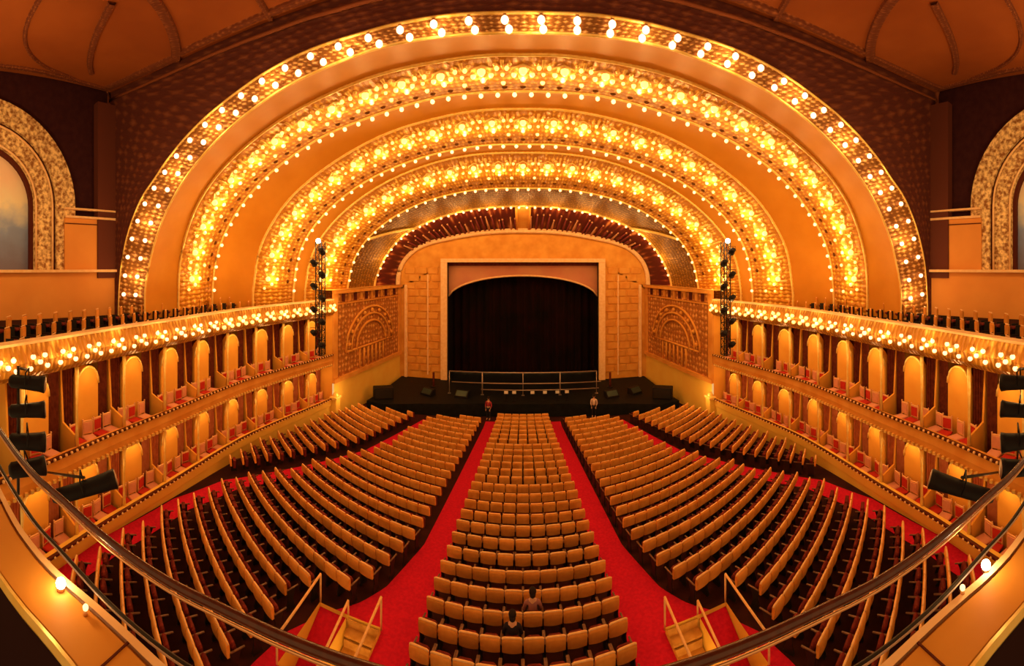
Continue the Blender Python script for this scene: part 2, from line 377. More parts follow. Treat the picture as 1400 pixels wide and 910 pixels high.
# ceiling
b=MB(); rr=[];uv=[]
for i in range(25):
    y=-4+15.2*i/24
    rr.append([(x,y,ceil_z(x,y)) for x in [-HW-.7+(2*HW+1.4)*k/40 for k in range(41)]]); uv.append([(k/40,i/24) for k in range(41)])
b.grid(rr,0,uv); b.build('ceiling',M['ceiling'],kind='structure')
def strip(pts,wd,name,mt,parent=None,lift=.06,th=.12,**kk):
    """a raised rib running along the ceiling"""
    P=resample(catmull([Vector((p[0],p[1],0)) for p in pts],8),40); b=MB(); rows=[[],[],[],[]]; uv=[[],[],[],[]]
    for i,p in enumerate(P):
        t=(P[min(i+1,39)]-P[max(i-1,0)]).normalized(); n=Vector((-t.y,t.x,0))
        for q,(o,dz) in enumerate(((-wd/2,0),(-wd/2+.05,-th),(wd/2-.05,-th),(wd/2,0))):
            c=p+n*o; rows[q].append((c.x,c.y,ceil_z(c.x,c.y)+dz+.01)); uv[q].append((i/39,q/3))
    b.grid(rows,0,uv,smooth=False); return b.build(name,mt,parent,**kk)
nt_=2
for sg in(-1,1):
    for pts,wd in (([(17.4,8.8),(16.4,8.2),(15,7.6),(13.5,7.1),(11.5,6.6)],.3),([(13.4,10.9),(12.4,10.1),(11.4,9.0),(10.6,7.8),(10.0,6.4)],.45),([(18.7,10.4),(17.7,10.5),(15,10.6),(13,10.7)],.45),([(8.2,10.9),(8.0,10.2),(7.7,9.2),(7.4,8.2)],.25),
                   ([(18.8,8.9),(17.4,6.0),(14.5,4.5),(9,4.4)],.2),([(18.9,10.6),(18.75,8),(18.5,6),(18.7,3)],.4)):
        strip([(sg*x,y) for x,y in pts],wd,'trim_%d'%nt_,M['ceiling_rib'],kind='structure'); nt_+=1
strip([(-13,10.55),(-6,10.6),(0,10.6),(6,10.6),(13,10.55)],.3,'trim_%d'%nt_,M['ceiling_rib'],kind='structure'); nt_+=1

MUR=mat('landscape mural paint',(.42,.33,.26),(.30,.24,.24),rough=.8,scale=1.2)
# mural: tan sky above, grey-violet water below (the painting's own colours)
nt=MUR.node_tree; N=nt.nodes; L=nt.links
tc=N.new('ShaderNodeTexCoord'); sx=N.new('ShaderNodeSeparateXYZ'); L.new(tc.outputs['UV'],sx.inputs[0])
no=N.new('ShaderNodeTexNoise'); no.inputs['Scale'].default_value=9; no.inputs['Detail'].default_value=5; L.new(tc.outputs['UV'],no.inputs['Vector'])
ad=N.new('ShaderNodeMath'); ad.operation='MULTIPLY_ADD'; ad.inputs[1].default_value=.25; L.new(no.outputs['Fac'],ad.inputs[0]); L.new(sx.outputs[1],ad.inputs[2])
cr=N.new('ShaderNodeValToRGB'); e=cr.color_ramp.elements; e[0].position=.12; e[0].color=(.20,.20,.34,1); e[1].position=.9; e[1].color=(.92,.66,.50,1)
for ps,cl in((.42,(.26,.34,.62,1)),(.56,(.60,.62,.66,1)),(.66,(.90,.80,.60,1))): k=e.new(ps); k.color=cl
L.new(ad.outputs[0],cr.inputs[0]); L.new(cr.outputs[0],N['Principled BSDF'].inputs['Base Color'])
YM,ZM,RO,RI=3.3,14.9,5.35,2.95
def archpts(r,y0=YM,z0=ZM,zb=11.5,n=28):
    return [(y0+r,zb)]+[(y0+r*math.cos(a),z0+r*math.sin(a)) for a in [math.pi*k/n for k in range(n+1)]]+[(y0-r,zb)]
for sg,side in((-1,'left'),(1,'right')):
    X=sg*HW
    b=MB(); # dado: projecting lower wall block with ledge and cornice lines
    b.add([(X-sg*.0,-4,7.5),(X,11,7.5),(X,11,11.55),(X,-4,11.55)],[(0,1,2,3)])
    b.box((X+sg*.3,8.55+.95,12.5),(.6,3.0,3.7)); b.box((X+sg*.3,-2.6,12.5),(.6,2.0,3.7))
    # spandrel wall above, set back, cut round the mural arch
    ap=archpts(RO); X2=X+sg*.45
    outer=[(11,11.5)]
    def outp(y,z):
        dy,dz=y-YM,max(z-ZM,.0); 
        if dz<=0: return (11 if dy>0 else -4.0, z)
        s=min((7.7/dy) if dy>0 else (7.3/-dy if dy<0 else 99), 7.2/dz if dz>0 else 99); return (YM+dy*s, ZM+dz*s)
    vs=[];fs=[]
    for y,z in ap:
        oy,oz=outp(y,z); vs+=[(X2,y,z),(X2,oy,oz)]
    for i in range(len(ap)-1): fs.append((2*i,2*i+1,2*i+3,2*i+2))
    bs=MB(); bs.add(vs,fs); bs.build('wall_%s_spandrel'%side,M['spandrel'],kind='structure')
    b.build('wall_'+side,M['wall_paint'],kind='structure')
    b=MB(); b.box((X-sg*.02,3.5,11.5),(.5,15.0,.14)); b.build('trim_%d'%nt_,M['moulding'],kind='structure'); nt_+=1
    b=MB(); b.box((X+sg*.02,9.5,14.9-.12),(.3,3.0,.1)); b.box((X+sg*.02,9.5,14.35),(.3,3.0,.12)); b.box((X-sg*.0,9.5,14.0),(.1,3.0,.05),1); b.build('trim_%d'%nt_,[M['moulding'],M['dark_line']],kind='structure'); nt_+=1
    b=MB(); b.box((X+sg*.15,10.45,15.9),(.5,1.1,9.6)); b.build('trim_%d'%nt_,M['face'],kind='structure'); nt_+=1
    # mural with its archivolts
    t=empty('mural_arch',(X,YM,11.6),label='%s side wall arch framing a landscape mural in pale gilt bands'%side,cat='arch')
    def loc(y,z,x): return Vector((x-X, y-YM, z-11.6))
    b=MB(); pi=archpts(RI); n=len(pi)
    b.add([loc(y,z,X+sg*.9) for y,z in pi],[tuple(range(n))],0,[((y-YM+RI)/(2*RI),(z-11.9)/6.0) for y,z in pi]); b.build('mural',MUR,t)
    def archband(r0,r1,x0,x1,nm,mt):
        a0=archpts(r0); a1=archpts(r1); b=MB(); rows=[[loc(y,z,x0) for y,z in a0],[loc(y,z,x1) for y,z in a0],[loc(y,z,x1) for y,z in a1],[loc(y,z,x0) for y,z in a1]]
        uv=[[(k/len(a0),q/3) for k in range(len(a0))] for q in range(4)]; b.grid(rows,0,uv,smooth=False); return b.build(nm,mt,t)
    archband(RI,RI+.16,X+sg*.9,X+sg*.5,'dark_reveal',M['dark_line'])
    archband(RI+.16,4.15,X+sg*.6,X+sg*.30,'inner_archivolt',M['archivolt'])
    archband(4.15,4.27,X+sg*.5,X+sg*.36,'dark_groove',M['dark_line'])
    archband(4.27,RO,X+sg*.45,X+sg*.12,'outer_archivolt',M['archivolt'])
    b=MB()
    for r in (RI+.22,4.08,4.33,RO-.05): b.tube([loc(y,z,X+sg*.2) for y,z in archpts(r)],.06,5)
    b.build('bead_moulding',M['moulding'],t)

# ------------------------------------------------------------------ stalls floor, aisles
YC=38.0
def fz(x,y):
    R=math.hypot(x,YC-y); return 1.2*max(0,min(1.25,(R-9)/19.4))
WALL=[(11.9,36.6),(12.7,30.5),(13.4,25.3),(14.1,21),(14.45,17.5),(14.3,14.6),(13.75,11),(13.0,7.3),(12.0,4.3),(11.2,2.3)]
WP=resample(catmull([Vector((x,y,0)) for x,y in WALL],10),160)
WT=sorted([(p.y,p.x) for p in WP])
VX0,VX1,VY0,VY1=4.0,6.0,8.25,10.5                    # stairwell opening in the floor, both sides
b=MB()
xs=[-16+.5*i for i in range(65)]; ys=[2+.25*i for i in range(141)]
xs=sorted(set(xs))
vs=[(x,y,fz(x,y)) for y in ys for x in xs]; nx=len(xs); fs=[]
for j in range(len(ys)-1):
    for i in range(nx-1):
        if abs(xs[i]+.25)>VX0 and abs(xs[i]+.25)<VX1 and VY0<=ys[j]<VY1: continue
        fs.append((j*nx+i,j*nx+i+1,(j+1)*nx+i+1,(j+1)*nx+i))
b.add(vs,fs,0,smooth=True); b.build('floor',M['carpet_floor'],kind='structure')
A_IN=[(8.0,2.95),(10,2.9),(16,2.62),(28.3,1.95),(31,1.9)]
A_OUT=[(7.9,6.5),(9.2,6.35),(10.4,5.75),(11.3,4.95),(12.2,4.45),(14.7,3.8),(28.3,2.85),(31,2.8)]
B_C=[(3,10.9),(5.5,12.0),(7.3,12.5),(11,13.15),(14,12.9),(17,11.4),(21.8,8.8),(28.8,6.9)]
def bw(y): return .5
def carpet(name,label,edges,y0,y1,st,hole=None):
    b=MB(); rows=[];n=int((y1-y0)/.25)
    for i in range(n+1):
        y=y0+(y1-y0)*i/n; a,c=edges(y); rows.append([(a+(c-a)*k/6,y,fz(a+(c-a)*k/6,y)+.025) for k in range(7)])
    if hole:
        for i in range(n):
            ym=(rows[i][0][1]+rows[i+1][0][1])/2
            for k in range(6):
                xm=(rows[i][k][0]+rows[i][k+1][0])/2
                if VY0<ym<VY1 and VX0<abs(xm)<VX1: continue
                b.add([rows[i][k],rows[i][k+1],rows[i+1][k+1],rows[i+1][k]],[(0,1,2,3)])
    else: b.grid(rows,0)
    return b.build(name,M['red'],label=label,cat='carpet',group='red aisle carpets')
for sg,side in((-1,'left'),(1,'right')):
    def e1(y):
        a,c=interp(A_IN,y),interp(A_OUT,y); return (sg*a,sg*c)
    # split at the stairwell so the carpet keeps the opening clear
    def e1(y):
        a,c=interp(A_IN,y),interp(A_OUT,y)
        return (sg*a,sg*c)
    b=MB(); y=7.0
    while y<29.3:
        y2=y+.25
        for (u0,u1) in (((interp(A_IN,y),VX0),(VX1,max(VX1,interp(A_OUT,y)))) if VY0<=y<VY1 else ((interp(A_IN,y),interp(A_OUT,y)),)):
            inh=VY0<=y<VY1
            v0=(interp(A_IN,y2),VX0) if (inh and u1==VX0) else ((VX1,max(VX1,interp(A_OUT,y2))) if inh else (interp(A_IN,y2),interp(A_OUT,y2)))
            if u1-u0<.02: continue
            q=[(sg*u0,y),(sg*u1,y),(sg*v0[1],y2),(sg*v0[0],y2)]
            b.add([(px,py_,fz(px,py_)+.03) for px,py_ in q],[(0,1,2,3)])
        y=y2
    b.build('aisle_carpet',M['red'],label='red carpet aisle on the %s side of the central seating block'%side,cat='carpet',group='red aisle carpets')
    carpet('aisle_carpet','red carpet aisle curving below the %s opera boxes'%side,lambda y:(sg*(interp(B_C,y)-bw(y)),sg*(interp(B_C,y)+bw(y))),4.5,28.6,1)

# ------------------------------------------------------------------ side walls of the stalls, opera boxes, balcony arms
Z2,Z1,Z0,ZT=2.1,5.36,8.22,9.3
def sweep(b,path,prof,mi=0,sg=1,s0=0,s1=None,uvl=False,smooth=False,closed=False):
    P=path[s0:s1]; rows=[[] for _ in prof]; uv=[[] for _ in prof]
    for i,p in enumerate(P):
        t=(P[min(i+1,len(P)-1)]-P[max(i-1,0)]).normalized(); n=Vector((-t.y,t.x,0))
        if n.x<0: n=-n
        for q,(o,z) in enumerate(prof):
            c=p+n*o; rows[q].append((sg*c.x,c.y,z)); uv[q].append((i/159.,q/max(1,len(prof)-1)))
    if closed: rows.append(rows[0]); uv.append(uv[0])
    b.grid(rows,mi,uv,smooth=smooth)
i_box=next(i for i,p in enumerate(WP) if p.y<25.4)
def at_s(i,o=0):
    i=max(0,min(len(WP)-1,i)); k=int(i); k=min(k,len(WP)-2); p=WP[k].lerp(WP[k+1],i-k)
    t=(WP[k+1]-WP[k]).normalized(); n=Vector((-t.y,t.x,0)); n=n if n.x>0 else -n
    return p+n*o, t, n
SEG=sum((a-b_).length for a,b_ in zip(WP,WP[1:]))/159
step=2.45/SEG
boxes=[]; s=i_box+step*.5
while s<159-step*.5: boxes.append(s); s+=step
def make_box_chair():
    b=MB(); b.box((0,0,.45),(.40,.40,.07),1,bev=.02); b.box((0,-.19,.72),(.36,.045,.42),0,bev=.02); b.box((0,-.165,.72),(.28,.03,.30),1)
    for x in(-.16,.16):
        b.tube([(x,.15,0),(x,.15,.43)],.02,5); b.tube([(x,-.18,0),(x,-.19,.93)],.02,5)
    b.ball((-.16,-.19,.95),.03,5,4); b.ball((.16,-.19,.95),.03,5,4)
    return b
BCH=[make_box_chair().mesh('box_chair',[M['gilt_chair'],M[c]]) for c in('red_seat','pale_seat')]
for sg,side in((-1,'left'),(1,'right')):
    b=MB(); prof=[(0,-.3),(0,1.9)]
    sweep(b,WP,[(0.0,-.2),(0.0,Z2-.05)],0,sg,i_box-2,None)
    b.build('wall_%s_lower'%side,M['yellow_wall'],kind='structure')
    b=MB(); sweep(b,WP,[(0,-.2),(0,3.35)],0,sg,0,i_box); b.build('wall_%s_stage'%side,M['yellow_wall'],kind='structure')
    # slabs and back wall of the two box tiers
    b=MB(); sweep(b,WP,[(.25,1.35),(3.2,1.35)],0,sg,i_box); sweep(b,WP,[(.25,4.62),(3.2,4.62)],0,sg,i_box); b.build('floor_box_'+side,M['curtain_red'],kind='structure')
    b=MB(); sweep(b,WP,[(.2,4.45),(3.2,4.45)],0,sg,i_box); sweep(b,WP,[(.3,8.2),(3.2,8.2)],0,sg,i_box); b.build('ceiling_box_'+side,M['niche'],kind='structure')
    b=MB(); sweep(b,WP,[(2.6,1.3),(2.6,8.3)],0,sg,i_box); b.build('wall_box_'+side,M['curtain_red'],kind='structure')
    b=MB(); a,_,_=at_s(i_box,0.0); c,_,_=at_s(i_box,4.5); b.add([(sg*a.x,a.y,1.0),(sg*c.x,c.y,1.0),(sg*c.x,c.y,8.4),(sg*a.x,a.y,8.4)],[(0,1,2,3)]); b.build('wall_box_end_'+side,M['niche'],kind='structure')
    # long fronts of the tiers
    t=empty('box_tier_front',label='%s upper box tier parapet with beaded rail and ochre fascia'%side,cat='parapet')
    b=MB(); sweep(b,WP,[(.25,4.4),(-.02,4.5),(-.08,4.9),(-.02,Z1-.12),(.25,Z1-.1),(.25,4.4)],0,sg,i_box); b.build('fascia',M['stone'],t)
    b=MB(); sweep(b,WP,[(-.10,Z1-.10),(-.12,Z1),(.0,Z1),(.0,Z1-.10)],0,sg,i_box); b.build('rail',M['rail_brown'],t)
    scatter('bead',lambda b:b.ball((0,0,0),.055,6,4),[(sg*at_s(i_box+1+(157-i_box)*k/89,-.14)[0].x,at_s(i_box+1+(157-i_box)*k/89,-.14)[0].y,Z1-.02) for k in range(90)],M['chair_top'],t)
    scatter('dentil',lambda b:b.box((0,0,0),(.1,.1,.1)),[(sg*at_s(i_box+1+(157-i_box)*k/98,-.10)[0].x,at_s(i_box+1+(157-i_box)*k/98,-.10)[0].y,4.62) for k in range(99)],M['gilt_relief'],t)
    t=empty('box_tier_front',label='%s lower box tier rail along the top of the yellow stalls wall'%side,cat='parapet')
    b=MB(); sweep(b,WP,[(.22,Z2-.5),(-.06,Z2-.45),(-.1,Z2-.1),(-.1,Z2),(.22,Z2),(.22,Z2-.5)],0,sg,i_box); b.build('fascia',M['yellow_wall'],t)
    b=MB(); sweep(b,WP,[(-.14,Z2),(-.14,Z2+.08),(-.02,Z2+.08),(-.02,Z2)],0,sg,i_box); b.build('rail',M['rail_brown'],t)
    scatter('bead',lambda b:b.ball((0,0,0),.05,6,4),[(sg*at_s(i_box+1+(157-i_box)*k/89,-.15)[0].x,at_s(i_box+1+(157-i_box)*k/89,-.15)[0].y,Z2+.02) for k in range(90)],M['chair_top'],t)
    # boxes
    for tier,(zb,hh,tn) in enumerate(((4.62,3.5,'upper'),(1.35,3.0,'lower'))):
        for bi,s in enumerate(boxes):
            p,tv,nv=at_s(s,0); ang=math.atan2(sg*nv.x and nv.y, nv.x*sg)
            n3=Vector((sg*nv.x,nv.y,0)); t3=Vector((sg*tv.x,tv.y,0))
            t=empty('opera_box',(sg*p.x,p.y,zb),label='%s opera box on the %s side, %s from the stage'%(tn,side,ordn(bi+1)),cat='opera box',group='%s %s opera boxes'%(side,tn))
            def fr(a,c,z): return t3*a+n3*c+Vector((0,0,z))
            b=MB(); w_=.58; ph=hh-.75
            poly=[(-w_,0),(w_,0)]+[(w_*math.cos(a),ph-.35+.75*math.sin(a)) for a in [math.pi*k/10 for k in range(11)]]
            b.prism(poly,1.0,1.28,lambda a,z,d:fr(a,d,z)); b.build('arched_panel',M['niche'],t)
            b=MB(); b.tube([fr(a,.98,z) for a,z in poly[2:]],.05,5); b.build('panel_moulding',M['gilt_relief'],t)
            for q in(-1,1):                                          # hanging curtains either side of the panel
                b=MB(); rows=[[],[]]
                for k in range(13):
                    a=q*(.66+.5*k/12); c=1.1+.06*math.sin(k*2.1)
                    rows[0].append(fr(a,c,.0)); rows[1].append(fr(a,c,hh-.15))
                b.grid(rows,0); b.build('curtain',M['curtain_red'] if tier==0 else M['curtain_salmon'],t)
            b=MB(); a=1.21                                           # partition with turned baluster front
            b.prism([(.30,0),(2.5,0),(2.5,hh-.1),(1.15,hh-.1),(1.0,1.25),(.30,1.0)],a-.04,a+.04,lambda c,z,d:fr(d,c,z)); b.build('partition',M['niche'],t)
            b=MB(); b.tube([fr(a,.2,.6),fr(a,.2,1.3),fr(a,.2,2.0),fr(a,.2,hh-.02)],.06,6,rads=[.09,.06,.05,.09]); b.build('column',M['gilt_relief'],t)
            for ci,(a,c) in enumerate(((-.85,.55),(-.3,.5),(.3,.5),(.85,.55))):
                if tier==1 or ci!=0 or bi%2:
                    ch=bpy.data.objects.new('box_chair',BCH[(ci+bi+tier)%2]); C.objects.link(ch)
                    q=fr(a,c,0); ch.location=(sg*p.x+q.x,p.y+q.y,zb); ch.rotation_euler=(0,0,math.atan2(-n3.y,-n3.x)-math.pi/2+random.uniform(-.3,.3))
                    wh=('nearest the stage','second from the stage side','third from the stage side','farthest from the stage')[3-ci if False else ci]
                    ch.scale=(1.25,)*3; tag(ch,'gilt chair %s in the %s %s opera box on the %s'%(wh,ordn(bi+1),tn,side),'chair','%s %s box chairs'%(side,tn))
            if True: lamp((sg*p.x+n3.x*.45,p.y+n3.y*.45,zb+hh-.45),20 if tier==0 else 20,None,name='box_ceiling_lamp')
    # balcony arm: fascia with bulbs
    t=empty('side_balcony',label='%s balcony arm fascia carrying a row of lit bulbs above the boxes'%side,cat='balcony')
    b=MB(); sweep(b,WP,[(.3,Z0-.1),(-.05,Z0),(-.22,Z0+.18),(-.30,Z0+.55),(-.18,Z0+.85),(-.1,ZT),(.2,ZT),(.2,Z0-.1)],0,sg,i_box); b.build('fascia',ornate('gilt balcony fascia',(.42,.18,.02),(.80,.42,.07),(1,.70,.2),su=170,sv=3),t)
    b=MB(); sweep(b,WP,[(-.16,ZT),(-.18,ZT+.09),(.24,ZT+.09),(.24,ZT)],0,sg,i_box); b.build('rail',M['moulding'],t)
    for k in range(19):
        s=i_box+2+(155-i_box)*k/18; p,tt,nn=at_s(s,-.42)
        pp=Vector((sg*p.x,p.y,Z0+.55)); place_bulb(BM[.13] if k<12 else BM[.10],pp,t)
        for dd,dz in((-1.1,.22),(1.1,.22),(-1.6,-.12),(1.6,-.12)):
            q,_,_=at_s(s+dd,-.36); place_bulb(BM[.11] if k<9 else BM[.10],Vector((sg*q.x,q.y,Z0+.5+dz)),t)
        if k%2==0: q,_,_=at_s(s,-.9); lamp((sg*q.x,q.y,Z0+.75),E_FASCIA,t)
    scatter('rosette',lambda b:b.ball((0,0,0),.16,9,5),[(sg*at_s(i_box+2+(155-i_box)*k/18,-.24)[0].x,at_s(i_box+2+(155-i_box)*k/18,-.24)[0].y,Z0+.55) for k in range(19)],M['gilt_relief'],t)
    # balcony floor (stepped) and its rows of seats
    b=MB(); sweep(b,WP,[(.15,8.35),(1.2,8.35),(1.2,8.6),(2.2,8.6),(2.2,8.85),(3.2,8.85),(3.2,9.05),(7.5,9.05)],0,sg,i_box); b.build('floor_balcony_'+side,M['carpet_floor'],kind='structure')

# balcony seats: a simple chair, one mesh, many copies
def seat_mesh():
    b=MB(); b.box((0,-.2,.62),(.46,.08,.5),0,bev=.03); b.box((0,-.2,.90),(.42,.06,.05),2,bev=.02); b.box((0,.03,.42),(.44,.4,.1),1,bev=.03)
    for x in(-.25,.25): b.box((x,0,.3),(.03,.30,.5),3)
    return b.mesh('balcony_chair',[M['chair_back'],M['chair_seat'],M['chair_top'],M['iron']])
SM=seat_mesh()
for sg,side in((-1,'left'),(1,'right')):
    for ri,(off,zf) in enumerate(((.85,8.35),(1.75,8.6),(2.7,8.85))):
        k=0; s=i_box+2
        while s<150:
            p,tt,nn=at_s(s,off)
            if abs(p.x)>18.5: s+=.62/SEG; continue
            ch=bpy.data.objects.new('balcony_chair',SM); C.objects.link(ch); ch.location=(sg*p.x,p.y,zf)
            n3=Vector((-sg*nn.x,-nn.y,0)); n3=(n3+Vector((0,.9,0))).normalized(); ch.rotation_euler=(0,0,math.atan2(n3.y,n3.x)-math.pi/2)
            k+=1; tag(ch,'balcony chair, %s from the stage end, %s row behind the %s balcony front'%(ordn(k),ordn(ri+1),side),'chair','%s balcony chairs'%side); s+=.72/SEG

# ------------------------------------------------------------------ organ screens and proscenium
for sg,side in((-1,'left'),(1,'right')):
    t=empty('organ_screen',label='carved ochre organ screen panel on the %s of the stage, lunette and dentil cornice'%side,cat='screen')
    a,_,_=at_s(i_box,0); c,_,_=at_s(0,0)
    A=Vector((sg*a.x,a.y,0)); B=Vector((sg*c.x,c.y,0)); dv=(B-A); Ln=dv.length; dv.normalize(); nn=Vector((dv.y,-dv.x,0)); nn=nn if nn.x*sg<0 else -nn
    def P(u,z,o=0): return A+dv*u+nn*o+Vector((0,0,z))
    b=MB(); n=20; rows=[[P(Ln*k/n,3.35) for k in range(n+1)],[P(Ln*k/n,9.9) for k in range(n+1)]]; uv=[[(k/n,q) for k in range(n+1)] for q in(0,1)]
    b.grid(rows,0,uv,smooth=False); b.build('carved_panel',M['stone_relief'],t)
    b=MB()
    b.prism([(0,3.2),(Ln,3.2),(Ln,3.5),(0,3.5)],0,.22,lambda u,z,o:P(u,z,o)); b.prism([(0,9.75),(Ln,9.75),(Ln,10.0),(0,10.0)],0,.35,lambda u,z,o:P(u,z,o)); b.prism([(0,8.9),(Ln,8.9),(Ln,9.0),(0,9.0)],0,.12,lambda u,z,o:P(u,z,o))
    for u in (.25,Ln-.25): b.prism([(u-.25,3.5),(u+.25,3.5),(u+.25,9.75),(u-.25,9.75)],0,.16,lambda u,z,o:P(u,z,o))
    b.build('cornice',M['stone'],t)
    b=MB()
    for k in range(13):
        u=.5+(Ln-1)*k/12; b.prism([(u-.13,9.1),(u+.13,9.1),(u+.13,9.7),(u-.13,9.7)],0.01,.14,lambda u,z,o:P(u,z,o),k%2)
    b.build('dentils',[M['stone'],M['dark_line']],t)
    b=MB(); um=Ln*.5
    for r in(2.0,2.6,3.2): b.tube([P(um+r*1.25*math.cos(x),5.2+r*math.sin(x),.08) for x in [math.pi*k/16 for k in range(17)]],.1,6)
    for k in range(9):
        x=math.pi*(k+.5)/9; b.ball(P(um+2.9*1.25*math.cos(x),5.2+2.9*math.sin(x),.1),.18,7,4)
    for k in range(7): b.tube([P(um-2.0+4.0*k/6,3.6,.08),P(um-2.0+4.0*k/6,5.1,.08)],.09,5)
    b.tube([P(um-4,5.2,.08),P(um+4,5.2,.08)],.09,5)
    b.build('lunette',M['stone'],t)
    b=MB(); rows=[[],[]]                                             # ledge on top, back to the vault
    b.add([P(0,10,.3),P(Ln,10,.3),Vector((sg*14.5,36.5,10)),Vector((sg*16.5,a.y,10))],[(0,1,2,3)]); b.build('ledge',M['stone'],t)
    # small lit pilaster on the yellow wall
    p,tv,nv=at_s(i_box-1,-.15)
    t=empty('pilaster',(sg*p.x,p.y,.2),label='pale yellow pilaster on the %s stalls wall below the organ screen'%side,cat='pilaster')
    b=MB(); b.box((0,0,1.1),(.45,.7,1.6),bev=.05); b.box((0,0,.15),(.55,.85,.3)); b.build('shaft',M['yellow_wall'],t)
    lamp((-sg*.9,0,2.3),45,t,r=.12,name='sconce_light')
    b=MB(); b.box((0,0,1.98),(.6,.9,.18),bev=.04); b.ball((0,0,2.1),.24,8,5); b.build('capital',M['gilt_relief'],t)

YP=36.6
t=empty('proscenium_wall',label='ochre stone proscenium wall framing the square stage opening',cat='proscenium')
OW,OT=7.15,ZC+.48*1.0
def arch9():
    return [Vector((p.x,YP,p.z)) for p in RG[9]]
p9=[p for p in arch9() if p.z>9.2]
b=MB(); rows=[[],[]]; uv=[[],[]]
for k,p in enumerate(p9):                                    # wall between the moulding and the opening's frame
    x=max(-OW,min(OW,p.x)); f=(k+.5)/len(p9)
    rows[0].append((p.x,YP,p.z)); rows[1].append((max(-OW,min(OW,p.x*1.0)),YP,OT))
    uv[0].append((p.x/24+.5,p.z/12)); uv[1].append((x/24+.5,OT/12))
b.grid(rows,0,uv,smooth=False)
for sg in(-1,1):
    x1=abs(p9[0].x)+.6; b.add([(sg*OW,YP,0),(sg*x1,YP,0),(sg*x1,YP,p9[0].z),(sg*OW,YP,OT)],[(0,1,2,3)],0,[(.5+sg*OW/24,0),(.5+sg*x1/24,0),(.5+sg*x1/24,p9[0].z/12),(.5+sg*OW/24,OT/12)])
b.build('wall_stone',M['stone_relief'] if False else mat('ochre ashlar',(.80,.38,.07),(.66,.27,.04),rough=.7,scale=.9,bump=.15),t)
b=MB()
for sg in(-1,1):
    b.box((sg*(OW+.3),YP-.15,6.5),(.6,.35,OT-.9)); b.box((sg*(OW+1.9),YP-.08,6.2),(.12,.16,9.6)); b.box((sg*(OW+4.1),YP-.1,5.5),(.3,.3,9.0),bev=.05)
b.box((0,YP-.15,OT+.15),(2*OW+1.2,.35,.35))
b.build('opening_frame',M['moulding'],t)
b=MB()                                                       # relief courses on both jambs
for sg in(-1,1):
    for r_ in range(14):
        z=2.0+r_*.72
        for c_ in range(3): b.box((sg*(OW+1.0+c_*1.15+(.4 if r_%2 else 0)),YP-.05,z),(1.0,.12,.6),bev=.04)
b.build('relief_blocks',M['stone'],t)
# reducing curtain with its elliptical opening
t=empty('reducing_curtain',label='dusty pink reducing curtain with an arched opening inside the proscenium',cat='curtain')
b=MB(); y=YP+.9; n=32; rows=[[],[],[]]
zs=ZC-.0-(378-CY)/F*37.5; zsp=ZC-(412-CY)/F*37.5
for k in range(n+1):
    x=-OW*1.02+2.04*OW*k/n; zz=zsp+(zs-zsp)*math.sqrt(max(0,1-(x/(OW*1.03))**2))
    rows[0].append((x,y,OT+.3)); rows[1].append((x,y,zz)); rows[2].append((x,y+.5,zz))
b.grid(rows,0,smooth=False); b.build('valance',M['valance'],t)
b=MB(); b.tube([(p[0],y-.03,p[2]+.1) for p in rows[1]],.09,5); b.build('arch_trim',M['moulding'],t)
b=MB(); b.box((0,y-.2,OT-.12),(2*OW,.1,.45)); b.build('dark_red_strip',M['curtain_red'],t)  # dark red strip across the top of the opening
# black house curtain
b=MB(); rows=[[],[],[]]
for k in range(161):
    x=-9+18*k/160; yy=39.4+.18*math.sin(k*.9)+.1*math.sin(k*.37)
    for q,z in enumerate((1.1,6,12.8)): rows[q].append((x,yy,z))
b.grid(rows,0); b.build('stage_curtain',M['curtain_black'],label='nearly black house curtain with faint red folds behind the arch',cat='curtain')
b=MB()
for sg in(-1,1): b.box((sg*(OW+.35),38.5,6.5),(.6,3.0,13))
b.box((0,38.5,13.1),(16,3.2,.3)); b.build('wall_stage_reveal',M['black'],kind='structure')
# stage apron and pit
b=MB(); poly=[(-11.7,36.6),(-11.9,31.5),(-12.2,28.9),(-10.6,28.6),(-8,29.6),(-3,30.5),(3,30.5),(8,29.6),(10.6,28.6),(12.2,28.9),(11.9,31.5),(11.7,36.6),(8.6,36.6),(8.6,40),(-8.6,40),(-8.6,36.6)]
b.prism(poly,.0,1.0,lambda x,y,z:Vector((x,y,z+.02))); b.build('stage_apron',M['stage_black'],label='black stage apron and covered pit below the proscenium',cat='stage')
t=empty('pit_railing',(0,32.6,1.0),label='grey metal railing along the front of the stage apron',cat='railing')
for z,x0,x1 in((1.9,-6.2,6.2),(1.0,-6.0,6.6),(.45,-3.5,6.4)):
    b=MB(); b.tube([(x0,0,z),(x1,0,z)],.05,6); b.build('rail',M['grey_metal'],t)
for x in(-6.2,-3.4,0,3.1,6.2):
    b=MB(); b.tube([(x,0,0),(x,0,1.9)],.06 if abs(x)==3.1 or x==-3.4 else .04,6); b.box((x,0,.02),(.25,.25,.04)); b.build('post',M['grey_metal'],t)
for x,s_ in((-7.9,'left'),(7.7,'right')):
    t=empty('barrier_post',(x,34.0,1.02),label='dark red slim post standing on the %s side of the apron'%s_,cat='post')
    b=MB(); b.tube([(0,0,0),(0,0,1.3)],.1,8); b.build('post',M['curtain_red'],t); b=MB(); b.tube([(0,0,0),(0,0,.06)],.28,10); b.build('base',M['black'],t)
